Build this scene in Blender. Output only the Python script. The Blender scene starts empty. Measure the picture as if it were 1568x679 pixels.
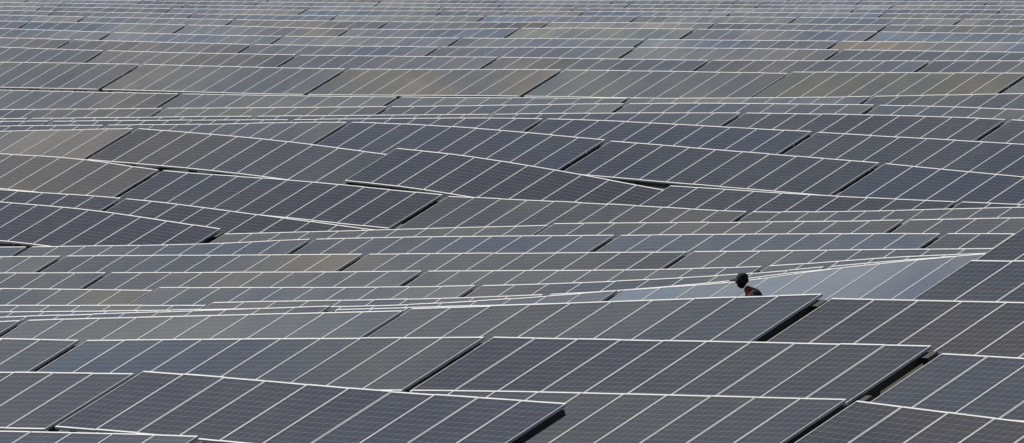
import bpy, math, random, bmesh
from mathutils import Vector, Matrix
random.seed(11)
AZ=math.radians(47); C=math.cos(AZ); S=math.sin(AZ); TN=math.tan(AZ)
TILT=math.radians(23.5); LN=2.08
Rd=Vector((C,-S,0)); Tv=Vector((S*math.cos(TILT),C*math.cos(TILT),math.sin(TILT)))
# Rows traced in image pixels, back-projected to world metres: name, distance D of the row where it crosses x=0, table start, period, n modules,
# extent along row, ridge height profile [(metres along row, height of upper edge)]
ROWS=[
("F1",145,-7.0,10.45,10,-40,-6.8,[(-13.77,.15),(-7.15,.35),(-1.23,.41)]),
("F2",149,-8.8,10.3,10,-36,1.6,[(-13.29,.88),(-9.05,1.03),(-8.8,1.08),(-6.23,1.06),(-3.72,1.02),(1.5,1.0)]),
("F2b",153.5,-2.35,10.2,10,-36,34,[(-13.7,.35),(-7.74,.52),(-2.24,.79),(7.52,1.07),(7.81,1.06),(11.43,.9),(13.23,.84)]),
("F3",158,-.42,10.4,10,-36,34,[(-14.1,.93),(-11.34,1.0),(-10.8,1.02),(-5.43,1.26),(-.62,1.47),(-.38,1.48),(4.9,1.62),(9.74,1.74),(9.9,1.63),(11.76,1.63),(13.62,1.62)]),
("F4",165,-2.55,10.4,10,-37,34,[(-14.7,.79),(-13.4,.89),(-7.8,1.2),(-2.9,1.47),(-2.5,1.52),(2.7,1.84),(7.5,2.13),(7.75,2.07),(12.3,2.17),(14.2,2.21)]),
("F5a",174,11.7,10.4,10,11.6,34,[(11.7,2.43),(15,2.5)]),
("F5b",182,13.9,10.4,10,13.8,35,[(13.9,2.88),(16.5,3.02)]),
("G0",184,-5.0,10.5,10,-38,5.6,[(-16.4,-.16),(-11.3,.14),(-5.3,.5),(-4.9,.45),(3.2,.89),(5.7,1)]),
("G1",191,3.3,10.4,10,-38,13.6,[(-17,-.42),(-7.6,.01),(-1.6,.36),(3.4,.79),(6.3,1.04),(9,1.39),(11.3,1.64),(13.1,1.82)]),
("G2",198,-9.4,10.6,10,-38,11.9,[(-17.7,-.65),(-9.8,-.36),(-9.3,-.28),(1.3,.28),(6.1,.7),(8.8,1.02),(11.7,1.28)]),
("G3",204,-11.5,10.6,10,-38,15,[(-18.2,-.58),(-11.7,-.4),(-11.4,-.33),(-.7,.1),(6.9,.6),(11.5,1.04),(14.9,1.32)]),
("G4",210,-2.7,10.8,10,-39,37,[(-18.7,-.54),(-2.9,.05),(7.7,.51),(12,.86),(15.6,1.09)]),
("G5",216,-4.8,10.75,10,-40,37,[(-19.3,-.46),(-15.9,-.32),(-4.9,.09),(5.9,.5),(15.3,.88),(17.1,.94)]),
("G6",222,-6.8,10.5,10,-40,37,[(-19.8,-.5),(-16.1,-.36),(-10.5,-.11),(-6.9,.11),(3.7,.54),(14,.9),(16.5,.97)]),
("G7",228,1.5,11.9,11,-10.6,38,[(-10.5,-.14),(1.3,.44),(1.5,.49),(11.4,.85),(17,1.1)]),
("M1",232,-20.9,10.4,10,-42,-10.4,[(-22,.26),(-19.4,.24),(-15.5,.12),(-10.8,-.19)]),
("M2",239,-14.8,10.6,10,-42,-4.1,[(-21.3,.29),(-20,.27),(-14.3,.16),(-9.5,-.09),(-4.4,-.38)]),
("M3",246,-13.7,11.3,11,-44,40,[(-21.9,.99),(-20.6,.97),(-17.2,.91),(-13.7,.69),(-8.5,.57),(-2.8,.36),(-2.35,.32),(2.8,.30),(5.2,.28),(7.9,.25),(9.9,.28),(18.3,.65)]),
("M4",254,-15.2,10.65,10,-44,40,[(-22.7,1.25),(-16,1.5),(-15.4,1.53),(-10.1,1.37),(-4.8,1.06),(-4.4,1.23),(-2.2,1.13),(1.9,.8),(5.7,.42),(6,.53),(12.2,.43),(18.9,.41)]),
("M5",261,-6.5,10.45,10,-45,42,[(-23.3,1.18),(-13.2,1.47),(-6.4,1.68),(-2.2,1.65),(3.7,1.44),(4,1.41),(14,1.09),(14.3,1.08),(19.4,.86)]),
("M6",268,1.5,10.7,10,-46,43,[(-23.9,1.08),(-10.6,1.44),(1.5,1.74),(11.9,1.63),(12.2,1.62),(20,1.48)]),
("M7",276,9.7,10.4,10,-47,44,[(-24.6,.9),(-5.2,1.45),(9.7,1.84),(20,1.89),(22.3,1.82)]),
("M8",285,-5.3,10.4,10,-48,45,[(-25.4,.89),(-15.3,1.16),(-5.3,1.43),(7.7,1.81),(17.9,1.94),(21.2,1.92)]),
("M9",295,-15.5,10.45,10,-50,46,[(-26.3,1.25),(-15.5,1.32),(-6.4,1.42),(5.7,1.63),(12,1.78),(22,2.11)]),
("U1",312,2.6,10.5,10,-53,48,[(-27.8,1.71),(-19.3,1.78),(-8.6,1.82),(2.2,1.99),(12.5,2.08),(12.85,2.12),(23.2,2.28)]),
("U2",330,-11,10.5,10,-56,50,[(-29.44,1.81),(-22.22,1.77),(-11.35,1.8),(-.13,1.91),(10.24,2),(24.57,2.24)]),
("U3",350,-14.26,10.5,10,-58,52,[(-31.23,1.67),(-14.26,1.66),(-2.97,1.75),(7.47,1.91),(26.06,2.07)]),
("U4",372,-2.78,10.5,10,-61,54,[(-33.19,1.53),(-17.15,1.47),(-3.16,1.59),(6.49,1.7),(27.7,1.91)]),
("U5",396,-20.39,10.5,10,-64,56,[(-35.33,1.3),(-20.39,1.33),(-8.24,1.33),(4.57,1.58),(29.48,1.74)]),
("U6",422,-7.91,10.5,10,-67,59,[(-37.65,1.01),(-21.27,1.04),(-7.91,1.12),(9.01,1.32),(31.42,1.53)]),
("U7",450,-12.17,10.5,10,-70,62,[(-40.15,.64),(-13.11,.75),(9.61,1.05),(33.5,1.26)]),
("U8",480,5.54,10.5,10,-74,66,[(-42.83,.23),(-13.98,.4),(10.25,.68),(35.74,.92)]),
("U9",510,-36.89,10.5,10,-77,69,[(-45.5,-.16),(-14.86,.01),(37.97,.59)]),
("U10",545,-21.63,10.5,10,-81,73,[(-48.63,-.66),(-15.88,-.45),(40.58,.15)]),
("U11",585,-32.65,10.5,10,-86,77,[(-52.2,-1.27),(-17.04,-1.01),(43.55,-.34)]),
("U12",625,-5.31,10.5,10,-90,81,[(-55.77,-1.86),(-18.21,-1.59),(46.53,-.85)]),
]
def segs(p):
    out=[[p[0]]]
    for a,b in zip(p,p[1:]):
        if b[0]-a[0]<=0.62: out.append([b])
        else: out[-1].append(b)
    return [s for s in out if len(s)>0]
def slopes(s):
    n=len(s)
    if n==1: return [0.]
    d=[(s[i+1][1]-s[i][1])/(s[i+1][0]-s[i][0]) for i in range(n-1)]
    m=[d[0]]
    for i in range(1,n-1): m.append(0.5*(d[i-1]+d[i]))
    m.append(d[-1]); return m
def evalseg(s,m,x):
    if x<=s[0][0]: return s[0][1]+m[0]*max(-2.5,x-s[0][0])*0.8
    if x>=s[-1][0]: return s[-1][1]+m[-1]*min(2.5,x-s[-1][0])*0.8
    for i in range(len(s)-1):
        if x<=s[i+1][0]:
            h=s[i+1][0]-s[i][0]; t=(x-s[i][0])/h
            return ((2*t**3-3*t*t+1)*s[i][1]+(t**3-2*t*t+t)*h*m[i]+(-2*t**3+3*t*t)*s[i+1][1]+(t**3-t*t)*h*m[i+1])
SEG={}
for r in ROWS:
    ss=segs(r[7]); SEG[r[0]]=[(s,slopes(s)) for s in ss]
def pick(name,xm):
    L=SEG[name]
    return min(L,key=lambda sm: 0 if sm[0][0][0]<=xm<=sm[0][-1][0] else min(abs(xm-sm[0][0][0]),abs(xm-sm[0][-1][0])))
def ztop(name,x):
    s,m=pick(name,x); return evalseg(s,m,x)
CL=1.55
def ground_sd(s,D):
    lo=None;hi=None
    for r in ROWS:
        if r[5]-1.2<=s<=r[6]+1.2 or (r[5]<-30 and s<r[5]) or (r[6]>30 and s>r[6]):
            if r[1]<=D: lo=r
            elif hi is None: hi=r; break
    if lo is None: return ztop(hi[0],s)-CL
    if hi is None: return ztop(lo[0],s)-CL
    t=(D-lo[1])/(hi[1]-lo[1])
    return ztop(lo[0],s)*(1-t)+ztop(hi[0],s)*t-CL
# ---------- materials ----------
def newmat(n):
    m=bpy.data.materials.new(n); m.use_nodes=True
    nt=m.node_tree; return m,nt,nt.nodes["Principled BSDF"]
def simple(n,col,rough=.6,metal=0.,noise=0.,scale=20.):
    m,nt,b=newmat(n)
    b.inputs['Base Color'].default_value=(*col,1); b.inputs['Roughness'].default_value=rough; b.inputs['Metallic'].default_value=metal
    if noise>0:
        tn=nt.nodes.new('ShaderNodeTexNoise'); tn.inputs['Scale'].default_value=scale; tn.inputs['Detail'].default_value=4
        g=nt.nodes.new('ShaderNodeNewGeometry'); nt.links.new(g.outputs['Position'],tn.inputs['Vector'])
        mx=nt.nodes.new('ShaderNodeMix'); mx.data_type='RGBA'
        mx.inputs['A'].default_value=(*[c*(1-noise) for c in col],1); mx.inputs['B'].default_value=(*[min(1,c*(1+noise)) for c in col],1)
        nt.links.new(tn.outputs['Fac'],mx.inputs['Factor']); nt.links.new(mx.outputs['Result'],b.inputs['Base Color'])
    return m
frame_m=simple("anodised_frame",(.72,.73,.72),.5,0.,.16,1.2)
side_m=simple("anodised_frame_side_shaded",(.54,.55,.55),.55,0.,.20,1.2)  # side bars: same frame painted duller, bevel shading put into the colour
steel_m=simple("galvanised_steel",(.10,.10,.10),.55,.3,.2,3)
back_m=simple("backsheet",(.20,.21,.22),.7,0,.1,3)
box_m=simple("dark_plastic_and_end_shade",(.012,.012,.013),.5)  # boxes, plus the strip standing in for shade at table ends
glass_m,nt,b=newmat("solar_cell_glass")
N=nt.nodes; Lk=nt.links
def math_(op,a,bv=None,c=None):
    n=N.new('ShaderNodeMath'); n.operation=op
    for i,v in enumerate((a,bv,c)):
        if v is None: continue
        if isinstance(v,(int,float)): n.inputs[i].default_value=v
        else: Lk.new(v,n.inputs[i])
    return n.outputs[0]
uv=N.new('ShaderNodeUVMap'); uv.uv_map='UVMap'
sx=N.new('ShaderNodeSeparateXYZ'); Lk.new(uv.outputs['UV'],sx.inputs[0])
def edge(coord,n):
    f=math_('FRACT',math_('MULTIPLY',coord,n)); return math_('SUBTRACT',0.5,math_('ABSOLUTE',math_('SUBTRACT',f,0.5)))
ex=edge(sx.outputs['X'],6); ey=edge(sx.outputs['Y'],12)
gx=math_('LESS_THAN',ex,0.022); gy=math_('LESS_THAN',ey,0.030)
dia=math_('LESS_THAN',math_('ADD',ex,ey),0.11)
grid=math_('MAXIMUM',math_('MAXIMUM',gx,gy),dia)
bx=edge(math_('ADD',sx.outputs['X'],1/24.),18); bus=math_('LESS_THAN',bx,0.03)
att=N.new('ShaderNodeAttribute'); att.attribute_name='tint'
geo=N.new('ShaderNodeNewGeometry')
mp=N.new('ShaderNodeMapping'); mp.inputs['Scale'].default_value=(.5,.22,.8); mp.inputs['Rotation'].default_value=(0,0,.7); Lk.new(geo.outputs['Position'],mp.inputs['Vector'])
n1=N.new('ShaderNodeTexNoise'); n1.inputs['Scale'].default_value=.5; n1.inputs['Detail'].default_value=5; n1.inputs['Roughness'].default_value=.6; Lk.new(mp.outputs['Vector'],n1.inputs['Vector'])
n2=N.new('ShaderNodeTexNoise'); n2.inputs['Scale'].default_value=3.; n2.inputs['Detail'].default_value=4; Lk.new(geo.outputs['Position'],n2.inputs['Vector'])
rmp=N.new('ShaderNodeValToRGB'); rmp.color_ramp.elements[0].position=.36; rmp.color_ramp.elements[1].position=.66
rmp.color_ramp.elements[0].color=(.64,.74,.95,1); rmp.color_ramp.elements[1].color=(1.40,1.30,1.10,1)  # blue to brown streaks: cloud reflections painted into the base colour
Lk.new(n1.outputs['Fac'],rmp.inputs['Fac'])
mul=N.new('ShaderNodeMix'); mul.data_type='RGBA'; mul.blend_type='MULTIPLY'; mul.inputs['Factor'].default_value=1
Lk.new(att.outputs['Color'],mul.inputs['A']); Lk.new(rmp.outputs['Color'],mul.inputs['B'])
dst=N.new('ShaderNodeMix'); dst.data_type='RGBA'
Lk.new(math_('MULTIPLY',math_('SUBTRACT',n2.outputs['Fac'],.44),.20),dst.inputs['Factor']); dst.clamp_factor=True
Lk.new(mul.outputs['Result'],dst.inputs['A']); dst.inputs['B'].default_value=(.19,.18,.15,1)
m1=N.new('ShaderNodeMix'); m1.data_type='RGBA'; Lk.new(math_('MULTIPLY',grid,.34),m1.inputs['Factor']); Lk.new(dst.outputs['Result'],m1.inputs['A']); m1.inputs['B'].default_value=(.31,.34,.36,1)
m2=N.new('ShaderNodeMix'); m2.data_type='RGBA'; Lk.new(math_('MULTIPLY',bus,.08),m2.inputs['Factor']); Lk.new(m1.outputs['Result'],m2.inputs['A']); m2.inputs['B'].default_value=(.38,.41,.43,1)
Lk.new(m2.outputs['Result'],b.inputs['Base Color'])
rr=math_('MULTIPLY_ADD',n2.outputs['Fac'],.16,.08); Lk.new(rr,b.inputs['Roughness'])
b.inputs['IOR'].default_value=1.37
gm,gnt,gb=newmat("dry_soil_and_grass")
g1=gnt.nodes.new('ShaderNodeTexNoise'); g1.inputs['Scale'].default_value=.6; g1.inputs['Detail'].default_value=8
gg=gnt.nodes.new('ShaderNodeNewGeometry'); gnt.links.new(gg.outputs['Position'],g1.inputs['Vector'])
gr=gnt.nodes.new('ShaderNodeValToRGB'); gr.color_ramp.elements[0].position=.35; gr.color_ramp.elements[1].position=.68
gr.color_ramp.elements[0].color=(.022,.026,.014,1); gr.color_ramp.elements[1].color=(.06,.052,.038,1)
gnt.links.new(g1.outputs['Fac'],gr.inputs['Fac']); gnt.links.new(gr.outputs['Color'],gb.inputs['Base Color']); gb.inputs['Roughness'].default_value=.95
bp=gnt.nodes.new('ShaderNodeBump'); bp.inputs['Strength'].default_value=.6; bp.inputs['Distance'].default_value=.1
g2=gnt.nodes.new('ShaderNodeTexNoise'); g2.inputs['Scale'].default_value=9; g2.inputs['Detail'].default_value=5; gnt.links.new(gg.outputs['Position'],g2.inputs['Vector'])
gnt.links.new(g2.outputs['Fac'],bp.inputs['Height']); gnt.links.new(bp.outputs['Normal'],gb.inputs['Normal'])
# ---------- ground ----------
sl=[-4000,-1500,-500,-220]+list(range(-110,92,1))+[150,400,1500,4000]
dl=[-1500,-400,-50,60,110,130]+list(range(134,662,2))+[700,900,2000,6000]
Z=[[ground_sd(max(-110,min(90,s)),D) for s in sl] for D in dl]
for it in range(2):
    Z2=[row[:] for row in Z]
    for j in range(1,len(dl)-1):
        for i in range(1,len(sl)-1):
            Z2[j][i]=(Z[j][i]*2+Z[j-1][i]+Z[j+1][i]+Z[j][i-1]+Z[j][i+1])/6
    Z=Z2
gv=[(s*C,D-s*S,Z[j][i]) for j,D in enumerate(dl) for i,s in enumerate(sl)]
W=len(sl); gf=[(j*W+i,j*W+i+1,(j+1)*W+i+1,(j+1)*W+i) for j in range(len(dl)-1) for i in range(W-1)]
me=bpy.data.meshes.new("ground"); me.from_pydata(gv,[],gf); me.materials.append(gm)
for p in me.polygons: p.use_smooth=True
go=bpy.data.objects.new("ground",me); bpy.context.collection.objects.link(go)
def ground_xy(x,y): return ground_sd(x/C,y+x*TN)
# ---------- solar tables ----------
def base_tint(n,s):  # table colours with the sky's reflection in the glass painted in
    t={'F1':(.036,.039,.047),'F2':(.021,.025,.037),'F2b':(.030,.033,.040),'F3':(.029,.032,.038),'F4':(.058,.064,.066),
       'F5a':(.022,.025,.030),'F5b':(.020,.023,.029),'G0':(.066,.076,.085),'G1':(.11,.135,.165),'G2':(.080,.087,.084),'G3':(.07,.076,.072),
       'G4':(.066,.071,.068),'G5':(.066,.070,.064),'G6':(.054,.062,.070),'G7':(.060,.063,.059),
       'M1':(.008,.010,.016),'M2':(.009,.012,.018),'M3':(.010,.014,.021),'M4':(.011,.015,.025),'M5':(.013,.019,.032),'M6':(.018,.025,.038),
       'M7':(.044,.050,.058),'M8':(.078,.082,.078),'M9':(.098,.102,.096),'U1':(.100,.104,.092),'U2':(.078,.086,.092),'U3':(.085,.095,.105)}.get(n,(.115,.126,.138))  # far-row tones are lightened to paint in distance haze
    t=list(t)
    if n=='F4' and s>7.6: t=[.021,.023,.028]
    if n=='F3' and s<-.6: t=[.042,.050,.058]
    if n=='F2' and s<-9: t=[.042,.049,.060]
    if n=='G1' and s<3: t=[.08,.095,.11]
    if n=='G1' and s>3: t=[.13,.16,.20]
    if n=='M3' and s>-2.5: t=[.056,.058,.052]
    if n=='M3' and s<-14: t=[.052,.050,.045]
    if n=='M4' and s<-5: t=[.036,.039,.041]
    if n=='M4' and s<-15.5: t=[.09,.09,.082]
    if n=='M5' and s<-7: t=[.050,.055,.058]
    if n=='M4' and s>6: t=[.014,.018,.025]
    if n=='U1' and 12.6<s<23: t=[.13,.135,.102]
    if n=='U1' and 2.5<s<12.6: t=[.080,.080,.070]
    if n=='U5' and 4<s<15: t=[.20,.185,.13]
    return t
count=0
def build_table(name,D,s0,pitch,idx,seg):
    global count
    V=[];F=[];M=[];UV={};TI={}
    def pt(s): return Vector((s*C,D-s*S,evalseg(seg[0],seg[1],s)))
    org=pt(s0)
    def quad(a,b_,c,d,mat):
        k=len(V); V.extend([a-org,b_-org,c-org,d-org]); F.append((k,k+1,k+2,k+3)); M.append(mat); return len(F)-1
    def box(o,a,b_,c,mat):
        k=len(V)
        for dz in (0,1):
            for dy in (0,1):
                for dx in (0,1): V.append(o+a*dx+b_*dy+c*dz-org)
        for f in ((0,2,3,1),(4,5,7,6),(0,1,5,4),(2,6,7,3),(0,4,6,2),(1,3,7,5)):
            F.append(tuple(k+q for q in f)); M.append(mat)
    mid=s0+(idx[0]+idx[-1]+1)/2*pitch
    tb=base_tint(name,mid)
    tj=random.gauss(0,.12); warm=random.gauss(0,.05); grad=random.gauss(0,.22); wg=random.gauss(0,.06)  # grad and wg: glass sheen across a table painted as a tint ramp
    if name=='M4' and -16<s0<-14: wg=-.14; warm=.02
    jt=0.
    for i in idx:
        sa=s0+i*pitch; w=pitch-.010
        P0=pt(sa); P1=pt(sa+w); r=(P1-P0); rl=r.length; rn=r/rl
        nrm=rn.cross(Tv).normalized(); dn=-Tv
        jt=.5*jt+random.gauss(0,.09)
        P0=P0+nrm*random.uniform(-.004,.004)+Tv*random.uniform(-.006,.006)
        g=P0-nrm*.006
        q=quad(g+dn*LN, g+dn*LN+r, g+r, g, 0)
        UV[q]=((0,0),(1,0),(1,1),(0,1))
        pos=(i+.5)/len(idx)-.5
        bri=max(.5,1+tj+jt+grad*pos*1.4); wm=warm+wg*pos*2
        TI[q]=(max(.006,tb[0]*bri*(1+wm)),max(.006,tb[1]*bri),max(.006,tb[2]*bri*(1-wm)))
        quad(g-nrm*.028, g+r-nrm*.028, g+dn*LN+r-nrm*.028, g+dn*LN-nrm*.028, 3)
        fw=.0185; fe=.040; th=nrm*-.045
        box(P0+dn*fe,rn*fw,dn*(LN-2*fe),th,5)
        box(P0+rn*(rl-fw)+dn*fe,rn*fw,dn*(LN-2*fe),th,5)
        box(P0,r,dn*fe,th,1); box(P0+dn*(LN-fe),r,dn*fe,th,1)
    a=s0+idx[0]*pitch; e=s0+(idx[-1]+1)*pitch-.01
    for i in idx:
        sa=s0+i*pitch; P0=pt(sa); P1=pt(sa+pitch)
        rn=(P1-P0); nrm=rn.cross(Tv).normalized()
        for off in (.42,1.62):
            box(P0-Tv*off-nrm*.052,rn,-Tv*.05,-nrm*.07,2)
    nrm=Rd.cross(Tv).normalized()
    ln=e-a; ns=max(1,int(round(ln/2.8)))
    for k in range(ns):
        s=a+ln*(k+.5)/ns
        P=pt(s)
        box(P-Tv*.2-nrm*.125,Rd*.06,-Tv*1.64,-nrm*.08,2)
        for off in (.42,1.62):
            B=P-Tv*off-nrm*.2
            gz=ground_xy(B.x,B.y)-.35
            box(Vector((B.x,B.y,gz)),Rd*.08,Vector((S,C,0))*.08,Vector((0,0,B.z-gz+.03)),2)
    E=pt(e)
    box(E-Tv*.12-nrm*.056-Rd*.02,Rd*.05,-Tv*(LN-.2),-nrm*.10,4)  # added dark end strip, stands in for the shade beneath the table
    if random.random()<.75:
        box(E-Tv*random.uniform(.06,.12)-nrm*.06+Rd*.035,Rd*.15,-Tv*.24,-nrm*.16,4)
    if random.random()<.6:
        box(E-Tv*1.68-nrm*.06+Rd*.035,Rd*.15,-Tv*.26,-nrm*.18,4)
    me=bpy.data.meshes.new("solar_table"); me.from_pydata([tuple(v) for v in V],[],F)
    for m_ in (glass_m,frame_m,steel_m,back_m,box_m,side_m): me.materials.append(m_)
    me.polygons.foreach_set('material_index',M)
    uvl=me.uv_layers.new(name='UVMap'); at=me.attributes.new('tint','FLOAT_VECTOR','FACE')
    for q,u in UV.items():
        p=me.polygons[q]
        for li,c in zip(p.loop_indices,u): uvl.data[li].uv=c
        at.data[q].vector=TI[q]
    o=bpy.data.objects.new("solar_panel_table" if count==0 else "solar_panel_table.%03d"%count,me); o.location=org
    bpy.context.collection.objects.link(o); count+=1
for (n,D,anc,per,nm,smin,smax,prof) in ROWS:
    pitch=(per-.24)/nm
    k0=int(math.floor((smin-anc)/per))-1
    for k in range(k0,k0+40):
        s0=anc+k*per
        if s0>smax: break
        idx=[i for i in range(nm) if s0+i*pitch>=smin-.3 and s0+(i+1)*pitch<=smax+.45]
        if not idx: continue
        build_table(n,D,s0,pitch,idx,pick(n,s0+per/2))
# ---------- man ----------
skin=simple("dark_skin",(.022,.013,.010),.5); cloth=simple("dark_jacket",(.010,.011,.014),.85,0,.3,30); red=simple("red_shirt",(.30,.012,.016),.8)
trs=simple("work_trousers",(.02,.024,.035),.85,0,.3,30); shoe=simple("boot_leather",(.02,.014,.01),.5); capm=simple("cap_cloth",(.006,.006,.008),.85); eyem=simple("eye_white",(.35,.33,.30),.3)
man=bpy.data.objects.new("man_in_cap",None); bpy.context.collection.objects.link(man)
def skinned(nm,verts,edges,rad,root,mats,assign=None,sub=2):
    me=bpy.data.meshes.new(nm); me.from_pydata(verts,edges,[]); o=bpy.data.objects.new(nm,me); bpy.context.collection.objects.link(o)
    o.modifiers.new('s','SKIN')
    for i,r in enumerate(rad):
        sv=me.skin_vertices[0].data[i]; sv.radius=(r,r) if not isinstance(r,tuple) else r; sv.use_root=(i==root)
    sb=o.modifiers.new('d','SUBSURF'); sb.levels=sub; sb.render_levels=sub
    dg=bpy.context.evaluated_depsgraph_get(); em=bpy.data.meshes.new_from_object(o.evaluated_get(dg))
    o.modifiers.clear(); o.data=em; em.materials.clear()
    for m_ in mats: em.materials.append(m_)
    for p in em.polygons:
        p.use_smooth=True; p.material_index=assign(p.center) if assign else 0
    o.parent=man; return o
bv=[(-.06,0,.93),(-.05,0,1.08),(-.04,0,1.28),(-.01,0,1.45),(.085,0,1.53),(.135,0,1.58),
 (-.02,.19,1.455),(-.02,-.19,1.455),(-.09,.27,1.18),(-.12,-.27,1.18),(.13,.23,1.03),(.10,-.22,1.0),
 (-.06,.1,.87),(-.06,-.1,.87),(.12,.1,.50),(-.05,-.1,.48),(.08,.1,.09),(-.30,-.1,.13),(.23,.1,.045),(-.17,-.1,.04)]
be=[(0,1),(1,2),(2,3),(3,4),(4,5),(3,6),(3,7),(6,8),(7,9),(8,10),(9,11),(0,12),(0,13),(12,14),(13,15),(14,16),(15,17),(16,18),(17,19)]
br=[.15,.145,.17,.155,.064,.056,.095,.095,.058,.058,.034,.034,.105,.105,.062,.062,.045,.045,.04,.04]
def asg(c):
    if c.z>1.56 or (c.z>1.53 and c.x>.09): return 0
    if c.z<.12: return 4
    if c.z<.92 and abs(c.y)<.19 and c.x<.19 or c.z<.85: return 3
    if c.z>1.38 and c.x>.06: return 2
    return 1
skinned("body",bv,be,br,0,[skin,cloth,red,trs,shoe],asg)
for sgn,wx,wz in ((1,.13,1.03),(-1,.10,1.0)):
    vs=[(wx,sgn*.225,wz),(wx+.05,sgn*.215,wz-.03)]; es=[(0,1)]; rs=[.030,.036]
    L=[.085,.095,.09,.07]
    for f in range(4):
        y=sgn*(.215)+(.027-.018*f)*sgn
        b0=len(vs); l=L[f]
        vs+=[(wx+.085,y,wz-.045),(wx+.085+l*.5,y,wz-.075),(wx+.085+l*.62,y,wz-.075-l*.45)]
        es+=[(1,b0),(b0,b0+1),(b0+1,b0+2)]; rs+=[.010,.009,.008]
    b0=len(vs); vs+=[(wx+.06,sgn*.175,wz-.035),(wx+.095,sgn*.160,wz-.055)]; es+=[(1,b0),(b0,b0+1)]; rs+=[.011,.009]
    skinned("hand",vs,es,rs,0,[skin],None,1)
hc=Vector((.175,0,1.675))
bm=bmesh.new(); bmesh.ops.create_uvsphere(bm,u_segments=40,v_segments=28,radius=1)
for v in bm.verts:
    x,y,z=v.co
    X=x*.092; Y=y*.074; Zz=z*.122
    if z<0:
        Y*=1-.30*(-z)**1.3; X=X*(1-.10*(-z)) + (.018*(-z) if x>0 else 0.045*(-z)*abs(x))
    if x>.6:
        X-= .012*max(0,1-abs(z-.12)/.22)
        X+= .034*max(0,1-abs(z+.14)/.20)*max(0,1-abs(y)/.22)
        X+= .012*max(0,1-abs(z+.48)/.14)*max(0,1-abs(y)/.35)
        X+= .012*max(0,1-abs(z+.80)/.18)*max(0,1-abs(y)/.4)
    v.co=(X,Y,Zz)
for sy in (1,-1):
    r=bmesh.ops.create_uvsphere(bm,u_segments=12,v_segments=8,radius=1)
    for v in r['verts']: v.co=Vector((v.co.x*.018-.008,v.co.y*.009+sy*.077,v.co.z*.031-.008))
hm=bpy.data.meshes.new("head"); bm.to_mesh(hm); bm.free(); hm.materials.append(skin)
for p in hm.polygons: p.use_smooth=True
ho=bpy.data.objects.new("head",hm); bpy.context.collection.objects.link(ho); ho.parent=man; ho.location=hc; ho.rotation_euler=(0,math.radians(3),0)
def part(nm,fn,mat,segs_=(24,14)):
    bm=bmesh.new(); bmesh.ops.create_uvsphere(bm,u_segments=segs_[0],v_segments=segs_[1],radius=1)
    dele=[v for v in bm.verts if fn(v.co) is None]; bmesh.ops.delete(bm,geom=dele,context='VERTS')
    for v in bm.verts: v.co=Vector(fn(v.co))
    m_=bpy.data.meshes.new(nm); bm.to_mesh(m_); bm.free(); m_.materials.append(mat)
    for p in m_.polygons: p.use_smooth=True
    o=bpy.data.objects.new(nm,m_); bpy.context.collection.objects.link(o); o.parent=ho; return o
part("hair",lambda c: None if (c.x>.35 or c.z<-.35) else (c.x*.098,c.y*.079,c.z*.122),capm)
part("cap_crown",lambda c: None if c.z<.15 else (c.x*.104,c.y*.084,min(c.z,.86)*.118+.020),capm)
part("cap_brim",lambda c: None if c.x<-.1 else (c.x*.150+.065,c.y*.078,c.z*.016+.036-.02*c.y*c.y-.022*c.x),capm)
for sy in (1,-1): part("eye",lambda c: (c.x*.010+.076,c.y*.014+sy*.032,c.z*.009+.012),eyem,(12,8))
mx,my=4.12,162.6
man.location=(mx,my,ground_xy(mx,my)+.01); man.rotation_euler=(0,0,math.radians(178))
man.scale=(1.08,1.08,1.08)
# ---------- light ----------
sd=Vector((-.52,.34,.80)).normalized()
el=math.asin(sd.z); az=math.atan2(sd.x,sd.y)
w=bpy.data.worlds.new("World"); bpy.context.scene.world=w; w.use_nodes=True
wn=w.node_tree; sky=wn.nodes.new('ShaderNodeTexSky'); sky.sky_type='NISHITA'; sky.sun_disc=False
sky.sun_elevation=el; sky.sun_rotation=az; sky.dust_density=4.0; sky.air_density=.95; sky.ozone_density=.9
wn.links.new(sky.outputs[0],wn.nodes['Background'].inputs[0]); wn.nodes['Background'].inputs[1].default_value=.075
sun=bpy.data.lights.new("sun",'SUN'); sun.energy=3.4; sun.angle=math.radians(.5); sun.color=(1,.965,.91)
so=bpy.data.objects.new("sun",sun); bpy.context.collection.objects.link(so); so.rotation_euler=sd.to_track_quat('Z','Y').to_euler()
# ---------- camera ----------
cam=bpy.data.cameras.new("camera"); co=bpy.data.objects.new("camera",cam); bpy.context.collection.objects.link(co)
co.location=(0,0,10); co.rotation_euler=(math.radians(90),0,0)
cam.sensor_width=36; cam.lens=36*14600/1568; cam.shift_y=-609.5/1568; cam.clip_start=1; cam.clip_end=12000
sc=bpy.context.scene; sc.camera=co
sc.view_settings.view_transform='Standard'; sc.view_settings.look='None'; sc.view_settings.exposure=0
